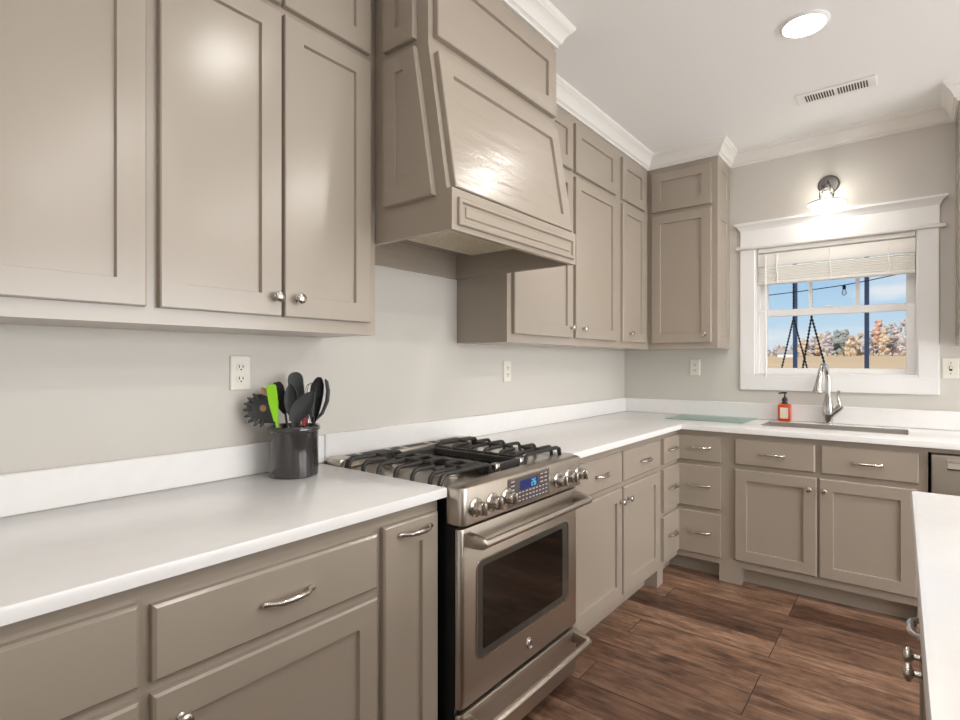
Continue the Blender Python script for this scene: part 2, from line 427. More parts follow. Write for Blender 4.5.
bl = thing('window_blind', 'cream slatted window blind drawn up high above the sink', 'blind', (1.355, .02, 1.815))
obj('headrail', MB().box(.946, 1.768, -.004, .050, 2.022, 2.051, .003), m_blind, bl)
obj('valance', MB().box(.944, 1.770, -.006, .008, 1.930, 2.014, .004, 2), m_blind, bl)
for i in range(9):
    obj('slat', MB().box(.950, 1.766, -.006 + .001 * (i % 2), .044, 1.834 + i * .0102, 1.834 + i * .0102 + .0084, .002), m_blind, bl)
obj('bottom_rail', MB().box(.948, 1.768, -.008, .046, 1.812, 1.832, .004, 2), m_blind, bl)
for lx in (1.06, 1.355, 1.65):
    obj('ladder_cord', MB().tube([(lx, -.0105, 2.0), (lx - .004, -.012, 1.9), (lx + .004, -.012, 1.86), (lx, -.010, 1.815)], .0035, 8), m_blind, bl)
obj('tilt_wand', MB().tube([(.995, -.014, 2.005), (.995, -.020, 1.99), (.996, -.024, 1.19)], .0045, 8), m_blind, bl)

# ------------------------------------------------------------------ hardware
def knob(F, u, v, parent, w=.02, mat=None, s=1.0):
    c = Vector(F(u, v, w)); ax = Vector(F(u, v, w + 1)) - c
    pr = [(.0095, 0), (.0095, .003), (.0055, .006), (.005, .014), (.009, .017), (.0145, .019), (.0155, .022), (.0145, .026), (.010, .029), (.003, .0305)]
    obj('knob', MB().lathe([(r * s, h * s) for r, h in pr], c, ax, 20), mat or m_nickel, parent)
def pull(F, u, v, parent, w=.02, along='u', L=.066):
    pts = [(-1.0, .003), (-.92, .006), (-.80, .010), (-.68, .019), (-.52, .0255), (-.30, .0275), (0, .028), (.30, .0275), (.52, .0255), (.68, .019), (.80, .010), (.92, .006), (1.0, .003)]
    rad = [a * 1.25 for a in (.0035, .0065, .0060, .0042, .0050, .0060, .0062, .0060, .0050, .0042, .0060, .0065, .0035)]
    m = MB().tube([F(u + a * L, v, w + b) for a, b in pts], rad, 10)
    obj('pull', m, m_nickel, parent)

# ------------------------------------------------------------------ upper cabinets
def ubody(y0, y1):
    return MB().box(.001, XU, y0, y1, ZU, 2.72)
FU = FX(XU)
ZL0, ZL1, ZP0, ZP1 = 1.425, 2.306, 2.330, 2.598
def udoor(parent, F, u0, u1, z0, z1, kn=None, rail=.062, name='door'):
    d = obj(name, MB().rect(F, u0, u1, z0, z1, rail=rail), m_cab, parent)
    if kn is not None: knob(F, kn, z0 + .054, d)
    return d
ca = thing('upper_cabinet', 'taupe double-door upper cabinet at the far left, nearest the camera', 'cabinet', (0, -3.84, ZU))
obj('body', ubody(-4.62, -3.4761), m_cab, ca)
udoor(ca, FU, -4.142, -3.820, ZL0, ZL1, -3.872); udoor(ca, FU, -3.814, -3.490, ZL0, ZL1, -3.790)
udoor(ca, FU, -4.142, -3.820, ZP0, ZP1); udoor(ca, FU, -3.812, -3.490, ZP0, ZP1)
cb = thing('upper_cabinet', 'taupe double-door upper cabinet left of the range hood, above the utensil crock', 'cabinet', (0, -3.12, ZU))
obj('body', ubody(-3.4760, -2.773), m_cab, cb)
udoor(cb, FU, -3.460, -3.136, ZL0, ZL1, -3.155); udoor(cb, FU, -3.126, -2.806, ZL0, ZL1, -3.086)
udoor(cb, FU, -3.460, -3.136, ZP0, ZP1); udoor(cb, FU, -3.126, -2.806, ZP0, ZP1)
cc = thing('upper_cabinet', 'taupe double-door upper cabinet right of the range hood', 'cabinet', (0, -1.4, ZU))
obj('body', ubody(-1.995, -.8001), m_cab, cc)
udoor(cc, FU, -1.960, -1.408, ZL0, ZL1, -1.436); udoor(cc, FU, -1.376, -.850, ZL0, ZL1, -1.30)
udoor(cc, FU, -1.960, -1.408, ZP0, ZP1); udoor(cc, FU, -1.376, -.850, ZP0, ZP1)
# corner unit, two arms
cd = thing('corner_upper_cabinet', 'taupe L-shaped upper cabinet in the corner left of the window', 'cabinet', (0, 0, ZU))
b = MB()
b.slab([.001, XU, XE - .006], [-.80, -XU, -.001], lambda x, y: x < XU or y > -XU, ZU, 2.72, 0)
obj('body', b, m_cab, cd)
udoor(cd, FU, -.760, -.392, ZL0, ZL1, -.660); udoor(cd, FU, -.760, -.392, ZP0, ZP1)
FUB = FY(-XU)
udoor(cd, FUB, .336, .733, ZL0, ZL1, .694); udoor(cd, FUB, .336, .733, ZP0, ZP1)
obj('side_panel', MB().rect(FX(XE - .006), -XU, -.001, ZU, 2.313, t=.006, rail=.078, rec=.0055, bev=.0005), m_cab, cd)
obj('side_panel', MB().rect(FX(XE - .006), -XU, -.001, 2.314, 2.64, t=.006, rail=.078, rec=.0055, bev=.0005), m_cab, cd)
# right of the window
ce = thing('upper_cabinet', 'taupe upper cabinet right of the window, its edge just in view', 'cabinet', (XRU, 0, ZU))
obj('body', MB().box(XRU + .006, 2.78, -XU, -.001, ZU, 2.72), m_cab, ce)
FRI = FI(XRU + .006)
obj('side_panel', MB().rect(FRI, .001, XU, ZU, 2.313, t=.006, rail=.055, rec=.0055, bev=.0005), m_cab, ce)
obj('side_panel', MB().rect(FRI, .001, XU, 2.314, 2.64, t=.006, rail=.055, rec=.0055, bev=.0005), m_cab, ce)
udoor(ce, FUB, 1.95, 2.34, ZL0, ZL1, 2.30); udoor(ce, FUB, 2.35, 2.74, ZL0, ZL1, 2.39)
udoor(ce, FUB, 1.95, 2.34, ZP0, ZP1); udoor(ce, FUB, 2.35, 2.74, ZP0, ZP1)

# ------------------------------------------------------------------ range hood
hd = thing('range_hood', 'taupe painted range hood with a sloped panelled front above the stove', 'range hood', (0, -2.384, 1.698))
ZH, ZLIN, ZB = 1.698, 1.812, 1.826
HF, HS = .655, .634
g = MB()
prof_h = [(.001, ZLIN), (HF, ZLIN), (HF, ZB), (HS, ZB), (HX, 2.300), (HX, 2.72), (.001, 2.72)]
y0, y1 = HY0 + .0005, HY1 - .0005
g.rings([[(x, y0, z) for x, z in prof_h], [(x, y1, z) for x, z in prof_h]])
g.box(.001, HF, y0, y0 + .018, ZH, ZLIN).box(.001, HF, y1 - .018, y1, ZH, ZLIN).box(HF - .02, HF, y0 + .018, y1 - .018, ZH, ZLIN).box(.001, .012, y0 + .018, y1 - .018, ZH, ZLIN)
obj('body', g, m_hoodp, hd)
FH = FX(HX)
obj('chimney_panel', MB().rect(FH, -2.750, -2.018, 2.326, 2.600, t=.022, rail=.064), m_hoodp, hd)
# sloped front panel
sl = Vector((HX - HS, 0, 2.300 - ZB)); L = sl.length; sd = sl / L; nn = Vector((sd.z, 0, -sd.x))
def FS(u, v, w): p = Vector((HS, u, ZB)) + sd * v + nn * w; return tuple(p)
obj('front_panel', MB().rect(FS, -2.752, -2.016, .003, L - .028, t=.022, rail=.060), m_hoodp, hd)
FB = FX(HF)
obj('band_molding', MB().rect(FB, -2.746, -2.022, 1.715, 1.800, t=.011, rail=.013, rec=.0085, bev=.003, bead=.004), m_hoodp, hd)
obj('band_panel', MB().rect(FB, -2.712, -2.056, 1.742, 1.776, t=.008, bev=.003), m_hoodp, hd)
def hside(F, s):
    k = lambda a: a
    low = [(.362, 1.810), (.592, 1.810), (.510, 2.300), (.362, 2.300)]
    upp = [(.362, 2.328), (.506, 2.328), (.506, 2.600), (.362, 2.600)]
    if s < 0:
        low = [(-x, z) for x, z in low][::-1]; upp = [(-x, z) for x, z in upp][::-1]
    obj('side_panel', MB().panel(F, low, t=.02, rail=.060, rec=.007), m_hoodp, hd)
    obj('side_panel', MB().panel(F, upp, t=.02, rail=.060, rec=.007), m_hoodp, hd)
hside(FY(y0), 1)
def FYr(u, v, w): return (-u, y1 + w, v)
hside(FYr, -1)
ln = obj('liner', MB().box(.14, .50, -2.70, -2.05, ZLIN - .022, ZLIN - .0005, .006), m_liner, hd)
obj('filter', MB().box(.165, .475, -2.675, -2.075, ZLIN - .026, ZLIN - .0215, .001), m_filter, ln)
obj('switch', MB().box(.40, .43, -2.072, -2.055, ZLIN - .030, ZLIN - .0215, .002), m_black, ln)

# ------------------------------------------------------------------ base cabinets, left wall
FBX = FX(XF); FBY = FY(-XF)
ZK = .10
def bbody_x(y0, y1, leg0=False, leg1=False):
    b = MB().box(.001, XF, y0, y1, ZK, .883)
    b.box(.001, XF - .075, y0 + .0, y1 - .0, 0.0, ZK)
    return b
def front(parent, F, u0, u1, z0, z1, name='drawer', pulls=()):
    d = obj(name, MB().rect(F, u0, u1, z0, z1, bev=.006), m_cab, parent)
    for p in pulls: pull(F, p, (z0 + z1) / 2 - .001, d)
    return d
def bdoor(parent, F, u0, u1, z0, z1, kn):
    d = obj('door', MB().rect(F, u0, u1, z0, z1, rail=.062, bev=.005), m_cab, parent)
    if kn is not None: knob(F, kn, z1 - .062, d)
    return d
DZ0, DZ1, OZ0, OZ1 = .692, .846, .138, .668
ba = thing('base_cabinet', 'taupe base cabinet at the bottom left corner, a plain drawer over a door', 'cabinet', (0, -3.9, 0))
obj('body', bbody_x(-4.62, -3.6031), m_cab, ba)
front(ba, FBX, -4.165, -3.613, .688, .843, pulls=(-3.89,)); bdoor(ba, FBX, -4.165, -3.613, OZ0, .662, -4.11)
bb = thing('base_cabinet', 'taupe base cabinet below the utensil crock, wide drawer over one door', 'cabinet', (0, -3.3, 0))
obj('body', bbody_x(-3.6030, -3.0281), m_cab, bb)
front(bb, FBX, -3.589, -3.040, .687, .832, pulls=(-3.309,)); bdoor(bb, FBX, -3.589, -3.040, OZ0, .662, -3.541)
bc = thing('pullout_cabinet', 'narrow taupe pull-out cabinet with a tall door left of the stove', 'cabinet', (0, -2.91, 0))
obj('body', bbody_x(-3.0280, -2.790), m_cab, bc)
d = obj('door', MB().rect(FBX, -3.018, -2.804, OZ0, .842, rail=.068, bev=.005), m_cab, bc)
pull(FBX, -2.905, .811, d)
be = thing('base_cabinet', 'taupe base cabinet right of the stove, two drawers over two doors', 'cabinet', (0, -1.45, 0))
b = MB().box(.001, XF, -2.002, -.9501, ZK, .883); b.box(.001, XF - .075, -2.002, -.9501, 0, ZK)
obj('body', b, m_cab, be)
front(be, FBX, -1.965, -1.472, .697, .848, pulls=(-1.703,)); front(be, FBX, -1.449, -.961, .697, .848, pulls=(-1.185,))
bdoor(be, FBX, -1.965, -1.472, .134, .670, -1.497); bdoor(be, FBX, -1.449, -.961, .134, .670, -1.405)
# corner unit with L-shaped drawers
bk = thing('corner_base_cabinet', 'taupe corner base cabinet with three wrap-around drawers', 'cabinet', (0, 0, 0))
b = MB()
b.slab([.001, XF, .9565], [-.950, -XF, -.001], lambda x, y: x < XF or y > -XF, ZK, .883, 0)
b.slab([.001, XF - .075, .9565], [-.950, -XF + .075, -.001], lambda x, y: x < XF - .075 or y > -XF + .075, 0, ZK, 0)
b.box(XF - .10, XF, -.950, -.862, 0, ZK).box(.858, .9565, -XF, -XF + .10, 0, ZK)
obj('body', b, m_cab, bk)
for z0, z1 in ((.698, .850), (.420, .673), (.138, .394)):
    A = XF; t = .02
    poly = [(A, -.896), (A + t, -.896), (A + t, -A - t), (.868, -A - t), (.868, -A), (A, -A)]
    m = MB(); bev = .005
    cut = [(A, -.896), (A + t - bev, -.896 + bev), (A + t - bev, -A - t + bev), (.868 - bev, -A - t + bev), (.868 - bev, -A), (A, -A)]
    cut[0] = (A, -.896 + bev); cut[4] = (.868 - bev, -A)
    m.rings([[(x, y, z0) for x, y in cut], [(x, y, z0 + bev) for x, y in poly], [(x, y, z1 - bev) for x, y in poly], [(x, y, z1) for x, y in cut]])
    dr = obj('drawer', m, m_cab, bk)
    zc = (z0 + z1) / 2 + .006
    pull(FBX, -.765, zc, dr); pull(FBY, .752, zc, dr)
# sink run
bs = thing('sink_cabinet', 'taupe sink base cabinet under the window, two drawer fronts over two doors', 'cabinet', (1.38, 0, 0))
b = MB()
b.slab([.95655, 1.005, 1.76, 1.812], [-XF, -.43, -.09, -.001], lambda x, y: not (1.005 < x < 1.76 and -.43 < y < -.09), .62, .883, 0)
b.box(.95655, 1.812, -XF, -.001, ZK, .62).box(.95655, 1.812, -XF + .075, -.001, 0, ZK)
b.box(.95655, .978, -XF, -XF + .075, 0, ZK).box(1.772, 1.812, -XF, -XF + .075, 0, ZK)
obj('body', b, m_cab, bs)
FBS = FY(-XF - .0006)
front(bs, FBS, .948, 1.347, .702, .850, pulls=(1.144,)); front(bs, FBS, 1.374, 1.778, .702, .850, pulls=(1.574,))
bdoor(bs, FBS, .948, 1.355, .146, .674, 1.319); bdoor(bs, FBS, 1.366, 1.770, .146, .674, 1.388)

# ------------------------------------------------------------------ dishwasher
dw = thing('dishwasher', 'stainless steel dishwasher right of the sink cabinet', 'dishwasher', (2.12, -.3, 0))
obj('body', MB().box(1.822, 2.424, -.600, -.02, .10, .856), m_black, dw)
dd = obj('door', MB().box(1.824, 2.420, -.640, -.6005, .11, .853, .006, 2), m_steelv, dw)
obj('handle', MB().prism(lambda u, v, w: (w, u, v), [(-.640, .835), (-.690, .825), (-.695, .800), (-.675, .790), (-.640, .800)], 1.88, 2.37), m_steel, dd)
obj('toe_kick', MB().box(1.83, 2.42, -.55, -.05, 0, .10), m_black, dw)
obj('rail', MB().box(1.8121, 2.44, -XF, -XF + .02, .859, .883), m_cab, bs)

# ------------------------------------------------------------------ countertops and backsplash
solo('countertop', MB().slab([.001, XC], [-4.62, -2.7845], lambda x, y: True, .884, .914, .006), m_quartz,
     'white quartz countertop left of the stove under the utensil crock', 'countertop', (.3, -3.7, .884))
SX0, SX1, SY0, SY1 = 1.032, 1.736, -.405, -.115
solo('countertop', MB().slab([.001, XC, SX0, SX1, 2.60], [-2.0025, -XC, SY0, SY1, -.001],
     lambda x, y: (x < XC or y > -XC) and not (SX0 < x < SX1 and SY0 < y < SY1), .884, .914, .006), m_quartz,
     'white quartz L-shaped countertop around the corner and the sink', 'countertop', (.6, -.6, .884))
solo('backsplash', MB().box(.001, .02, -4.62, -2.774, .9145, 1.018, .003), m_quartz, 'white quartz backsplash strip behind the crock, left of the stove', 'backsplash', (.01, -3.7, .9145))
solo('backsplash', MB().box(.001, .02, -2.771, -.0215, .9145, 1.020, .003), m_quartz, 'white quartz backsplash strip from the stove to the corner', 'backsplash', (.01, -1.4, .9145))
solo('backsplash', MB().box(.001, 2.60, -.02, -.001, .9145, 1.020, .003), m_quartz, 'white quartz backsplash strip below the window', 'backsplash', (1.3, -.01, .9145))

sk = thing('sink', 'stainless steel undermount sink set into the counter below the window', 'sink', (1.38, -.26, .66))
m = MB()
m.rings([[(x, y, z) for x, y in ((x0, y0_), (x1, y0_), (x1, y1_), (x0, y1_))] for x0, x1, y0_, y1_, z in (
    (SX0 + .0005, SX1 - .0005, SY0 + .0005, SY1 - .0005, .9115), (SX0 + .001, SX1 - .001, SY0 + .001, SY1 - .001, .9118), (SX0 + .002, SX1 - .002, SY0 + .002, SY1 - .002, .886),
    (SX0 + .004, SX1 - .004, SY0 + .004, SY1 - .004, .875), (SX0 + .006, SX1 - .006, SY0 + .006, SY1 - .006, .68), (SX0 + .03, SX1 - .03, SY0 + .03, SY1 - .03, .66))], cap0=False)
obj('bowl', m, m_sink, sk)  # upper lip covers the quartz cutout edge, grey in place of its shade
obj('drain', MB().lathe([(.045, 0), (.045, .003), (.03, .004), (.028, .001)], (1.38, -.26, .661)), m_chrome, sk)

# ------------------------------------------------------------------ faucet
FXc, FYc = 1.350, -.072
fa = thing('faucet', 'brushed steel gooseneck pull-down faucet behind the sink', 'faucet', (FXc, FYc, .9145))
obj('base', MB().lathe([(.030, 0), (.030, .004), (.026, .008), (.022, .010)], (FXc, FYc, .9145)), m_chrome, fa)
obj('body', MB().lathe([(.022, .008), (.025, .02), (.030, .06), (.030, .09), (.025, .13), (.018, .17), (.0155, .185)], (FXc, FYc, .9145)), m_chrome, fa)
arc = [(FXc, FYc, .9145 + .18), (FXc, FYc, 1.16)]
R = .080
for k in range(0, 13):
    a = PI * k / 12 * .97
    arc.append((FXc - .028 * k / 12, FYc - R + R * math.cos(a), 1.185 + R * 1.15 * math.sin(a)))
obj('spout', MB().tube(arc, [.0145] * 2 + [.0140] * 13, 14), m_chrome, fa)
ex, ey = FXc - .028, FYc - 2 * R
obj('spray_head', MB().tube([(ex, ey + .003, 1.205), (ex - .003, ey + .001, 1.185), (ex - .006, ey - .004, 1.15), (ex - .009, ey - .008, 1.115), (ex - .009, ey - .009, 1.108)], [.0150, .0165, .021, .026, .022], 16), m_chrome, fa)
h = obj('handle', MB().tube([(FXc + .008, FYc - .005, .955), (FXc + .035, FYc - .012, .988), (FXc + .060, FYc - .018, 1.018), (FXc + .071, FYc - .02, 1.03)], [.017, .018, .0195, .014], 14), m_chrome, fa)
obj('lever', MB().tube([(FXc + .062, FYc - .018, 1.02), (FXc + .058, FYc - .020, 1.05), (FXc + .050, FYc - .024, 1.085), (FXc + .055, FYc - .026, 1.112), (FXc + .061, FYc - .027, 1.12)], [.010, .009, .0065, .008, .0085], 12), m_chrome, h)

# ------------------------------------------------------------------ soap bottle, cutting board
bx, by = 1.115, -.072
so = thing('soap_bottle', 'orange pump soap bottle with a cream label beside the sink', 'soap bottle', (bx, by, .9145))
obj('bottle', MB().box(bx - .036, bx + .036, by - .025, by + .025, .9145, 1.026, .007, 3), m_orange, so)
obj('label', MB().box(bx - .023, bx + .023, by - .0265, by - .0249, 1.000 - .066, 1.004, .0005), m_label, so)
obj('neck', MB().lathe([(.018, 0), (.018, .012), (.012, .014), (.012, .024)], (bx, by, 1.0255)), m_blackpl, so)
p = obj('pump', MB().lathe([(.016, 0), (.017, .012), (.012, .022), (.005, .026), (.0045, .048), (.010, .050), (.010, .058)], (bx, by, 1.044)), m_blackpl, so)
obj('nozzle', MB().tube([(bx + .012, by, 1.097), (bx - .01, by - .004, 1.098), (bx - .034, by - .012, 1.093)], [.006, .006, .0045], 10), m_blackpl, p)
gb = thing('cutting_board', 'clear greenish glass cutting board lying on the counter left of the sink', 'cutting board', (.71, -.2, .9145))
obj('board', MB().box(.462, .948, -.412, -.036, .9175, .9225, .0015), m_board, gb)
for px, py in ((.48, -.39), (.93, -.39), (.48, -.06), (.93, -.06)):
    obj('foot', MB().lathe([(.006, 0), (.006, .0029)], (px, py, .9146), n=12), m_legend, gb)

# ------------------------------------------------------------------ outlets and switch
def outlet(name, F, u, v, label, sw=False, wd=.070):
    c = F(u, v, 0)
    t = thing(name, label, 'light switch' if sw else 'outlet', c, None if sw else 'wall outlets')
    obj('plate', MB().rect(F, u - wd / 2, u + wd / 2, v - .0575, v + .0575, t=.006, bev=.003, w0=.0005), m_plate, t)
    if sw:
        obj('toggle_slot', MB().rect(F, u - .0065, u + .0065, v - .014, v + .014, t=.0006, w0=.0062, bev=.0001), m_slot, t)
        obj('toggle', MB().rect(F, u - .0045, u + .0045, v - .004, v + .012, t=.009, w0=.0066, bev=.002), m_plate, t)
        for dv in (-.03, .03): obj('screw', MB().lathe([(.003, 0), (.003, .001)], F(u, v + dv, .0066), Vector(F(u, v, 1)) - Vector(F(u, v, 0)), 10), m_slot, t)
        return
    for dv in (-.0195, .0195):
        po = [(u + .0165 * math.cos(a), v + dv + .0145 * math.sin(a)) for a in [2 * PI * k / 20 for k in range(20)]]
        r = obj('receptacle', MB().panel(F, po, t=.002, bev=.0006, w0=.0066), m_plate, t)
        obj('slot', MB().rect(F, u - .0078, u - .0048, v + dv - .003, v + dv + .007, t=.0006, bev=.0001, w0=.0087), m_slot, r)
        obj('slot', MB().rect(F, u + .0048, u + .0078, v + dv - .003, v + dv + .006, t=.0006, bev=.0001, w0=.0087), m_slot, r)
        obj('slot', MB().lathe([(.0027, 0), (.0027, .0006)], F(u, v + dv - .0085, .0087), Vector(F(u, v, 1)) - Vector(F(u, v, 0)), 10), m_slot, r)
outlet('outlet', FX(0), -3.094, 1.257, 'cream double outlet on the wall above the utensil crock')
outlet('outlet', FX(0), -1.574, 1.243, 'cream double outlet on the wall right of the stove')
outlet('outlet', FY(0), .536, 1.257, 'cream double outlet on the window wall below the corner cabinet')
outlet('light_switch', FY(0), 1.922, 1.259, 'cream switch plate right of the window', True)

# ------------------------------------------------------------------ range
RY0, RY1 = -2.772, -2.030
rc = (RY0 + RY1) / 2
rg = thing('gas_range', 'stainless steel slide-in gas range with black grates under the hood', 'stove', (.35, rc, 0))
obj('body', MB().box(.03, .662, RY0 + .004, RY1 - .004, .03, .884), m_black, rg)
for fx in (.10, .58):
    for fy in (RY0 + .05, RY1 - .05): obj('foot', MB().lathe([(.018, 0), (.018, .031)], (fx, fy, 0), n=12), m_black, rg)
# cooktop pan
ct = MB().slab([.028, .075, .135, .610, .640], [-2.781, RY0 + .02, RY1 - .02, -2.006], lambda x, y: True, .8845, .900, .003)
obj('cooktop', ct, m_steel, rg)
# vent rail along the back with slots
vr = MB().box(.034, .118, -2.779, RY1 + .02, .9005, .937, .007, 2)
vrail = obj('vent_rail', vr, m_steel, rg)
yy = RY0 + .06
for ln_ in (.045, .13, .05, .13, .045, .13, .05):
    if yy + ln_ < RY1 - .02: obj('vent_slot', MB().box(.058, .108, yy, yy + ln_, .9365, .9376), m_slot, vrail)
    yy += ln_ + .022
# control panel with rounded front edges
def rprism(x0, x1, y0, y1, z0, z1, r, n=6):
    pts = [(x0, y0)]
    for k in range(n + 1):
        a = -PI / 2 + PI / 2 * k / n; pts.append((x1 - r + r * math.cos(a), y0 + r + r * math.sin(a)))
    for k in range(n + 1):
        a = PI / 2 * k / n; pts.append((x1 - r + r * math.cos(a), y1 - r + r * math.sin(a)))
    pts.append((x0, y1)); return pts
def rblock(x0, x1, y0, y1, z0, z1, r, tr=.010, lean=0):
    m = MB(); A = rprism(x0, x1, y0, y1, z0, z1, r); cx, cy = (x0 + x1) / 2, (y0 + y1) / 2
    def sh(d, dx=0): return [(min(x, x1) - (d if x > x0 + .001 else 0) + (dx if x > x0 + .001 else 0), y + (d if y < cy else -d)) for x, y in A]
    rg_ = [[(x, y, z0) for x, y in sh(.004)], [(x, y, z0 + .004) for x, y in sh(0)], [(x, y, z1 - tr) for x, y in sh(0, lean)],
           [(x, y, z1 - tr * .4) for x, y in sh(tr * .25, lean)], [(x, y, z1) for x, y in sh(tr, lean)]]
    m.rings(rg_, smooth=True); return m
cp_ = obj('control_panel', rblock(.6405, .703, -2.778, RY1 + .002, .798, .9175, .022, .013), m_steel, rg)
XP = .703
FP = FX(XP)
for ky in (-2.716, -2.634, -2.553, -2.224, -2.142, -2.066):
    kb = obj('knob', MB().lathe([(.030, 0), (.030, .004), (.026, .006), (.0225, .008), (.0215, .030), (.019, .034), (.006, .035)], (XP, ky, .848), (1, 0, 0), 24), m_nickel, cp_)
    obj('grip', MB().box(XP + .034, XP + .044, ky - .0055, ky + .0055, .848 - .019, .848 + .019, .003, 2), m_nickel, kb)
dp = obj('display', MB().rect(FP, -2.543, -2.293, .812, .899, t=.003, bev=.001), m_display, cp_)
obj('display_frame', MB().rect(FP, -2.549, -2.287, .806, .905, t=.0024, rail=.006, rec=.0022, bev=.001, bead=.0005), m_nickel, cp_)
obj('screen', MB().rect(FP, -2.480, -2.368, .857, .888, t=.0008, bev=.0002, w0=.0031), m_screen, dp)
# lit digits 2 6
SEG = {'2': 'abged', '6': 'acdefg', '1': 'bc'}
def digit(ch, u, v, hh=.020, ww=.009):
    m = MB(); th = .0024; hb = hh / 2
    seg = {'a': (0, hh, 1), 'g': (0, hb, 1), 'd': (0, 0, 1), 'f': (0, hb, 0), 'b': (ww, hb, 0), 'e': (0, 0, 0), 'c': (ww, 0, 0)}
    for s_ in SEG[ch]:
        a, b, hz = seg[s_]
        if hz: m.rect(FP, u + a, u + a + ww, v + b - th / 2, v + b + th / 2, t=.0006, bev=.0001, w0=.0039)
        else: m.rect(FP, u + a - th / 2, u + a + th / 2, v + b, v + b + hb, t=.0006, bev=.0001, w0=.0039)
    return m
obj('digit', digit('2', -2.408, .862), m_digit, dp); obj('digit', digit('6', -2.391, .862), m_digit, dp)
kp = MB()
random.seed(4)
for r_ in range(3):
    for c_ in range(11):
        u = -2.530 + c_ * .0215; v = .820 + r_ * .0135
        kp.rect(FP, u, u + .010 + random.random() * .003, v, v + .0035, t=.0005, bev=.0001, w0=.0031)
for v in (.862, .876, .890):
    kp.rect(FP, -2.532, -2.512, v, v + .0035, t=.0005, bev=.0001, w0=.0031).rect(FP, -2.350, -2.332, v, v + .0035, t=.0005, bev=.0001, w0=.0031).rect(FP, -2.322, -2.306, v, v + .0035, t=.0005, bev=.0001, w0=.0031)
obj('key_legend', kp, m_legend, dp)
# oven door
XD = .686
od = obj('oven_door', rblock(.664, XD, RY0 + .006, RY1 - .006, .236, .786, .018, .006), m_steelv, rg)
FD = FX(XD)
def rrect(u0, u1, v0, v1, r, n=5):
    out = []
    for cx_, cy_, a0 in ((u1 - r, v0 + r, -PI / 2), (u1 - r, v1 - r, 0), (u0 + r, v1 - r, PI / 2), (u0 + r, v0 + r, PI)):
        for k in range(n + 1):
            a = a0 + PI / 2 * k / n; out.append((cx_ + r * math.cos(a), cy_ + r * math.sin(a)))
    return out
W0, W1 = -2.690, -2.118
ow = obj('window_border', MB().panel(FD, rrect(W0, W1, .360, .668, .026), t=.0016, bev=.0006), m_ovenrim, od)
obj('window_trim', MB().panel(FD, rrect(W0 - .004, W1 + .004, .356, .672, .029), t=.003, rail=.004, rec=.0028, bev=.0008, bead=.0004), m_nickel, od)
obj('window_glass', MB().panel(FD, rrect(W0 + .030, W1 - .044, .386, .648, .006), t=.0008, bev=.0002, w0=.0017), m_ovenglass, od)
def bar_handle(parent, z, x, ya, yb, r, zdrop=.0):
    hb = obj('handle', MB().tube([(x, ya - .012, z), (x, ya + .0, z), (x, yb, z), (x, yb + .012, z)], [r * .9, r, r, r * .9], 16), m_steel, parent)
    for yq, sgn in ((ya, -1), (yb, 1)):
        m = MB(); q = []
        for k in range(9):
            a = PI * k / 8
            q.append(None)
        # post: tapered block from the door out to the bar
        rr = [[(XD - .001, yq - sgn * .004 + sgn * dy * .030, z + dz + .004) for dy, dz in ((0, -.020), (1, -.020), (1, .022), (0, .022))],
              [(XD + (x - XD) * .55, yq - sgn * .004 + sgn * dy * .028, z + dz + .002) for dy, dz in ((0, -.019), (1, -.019), (1, .019), (0, .019))],
              [(x, yq - sgn * .004 + sgn * dy * .022, z + dz) for dy, dz in ((0, -r - .003), (1, -r - .003), (1, r + .003), (0, r + .003))],
              [(x + r * .9, yq - sgn * .002 + sgn * dy * .016, z + dz) for dy, dz in ((0, -r * .5), (1, -r * .5), (1, r * .5), (0, r * .5))]]
        m.rings(rr); bmesh.ops.bevel(m.bm, geom=list(m.bm.edges), offset=.003, segments=2, affect='EDGES', profile=.5)
        obj('handle_post', m, m_steel, parent)
    return hb
bar_handle(od, .748, .752, -2.725, -2.072, .0125)
em = obj('emblem', MB().lathe([(.022, 0), (.022, .002), (.020, .003), (.0005, .003)], (XD, -2.394, .294), (1, 0, 0), 24), m_steel, od)
obj('emblem_ring', MB().tube([(XD + .0035, -2.394 + .0150 * math.cos(a), .294 + .0150 * math.sin(a)) for a in [math.radians(50 + 260 * k / 16) for k in range(17)]], .0040, 8), m_chrome, em)
sd_ = obj('drawer', rblock(.664, XD, RY0 + .006, RY1 - .006, .045, .222, .018, .006), m_steelv, rg)
bar_handle(sd_, .186, .750, -2.725, -2.072, .0125)
# burners
for bxx, byy, br in ((.235, -2.61, .036), (.48, -2.61, .046), (.235, -2.20, .036), (.48, -2.20, .046)):
    bu = obj('burner', MB().lathe([(br + .012, 0), (br + .012, .004), (br, .006), (br - .002, .016), (br - .006, .018)], (bxx, byy, .9003)), m_steel, rg)
    obj('burner_cap', MB().lathe([(br - .004, .0), (br - .001, .003), (br - .003, .008), (br - .012, .010)], (bxx, byy, .9183)), m_iron, bu)
bu = obj('burner', MB().slab([.27, .45], [-2.43, -2.38], lambda x, y: True, .9003, .912, .004), m_iron, rg)
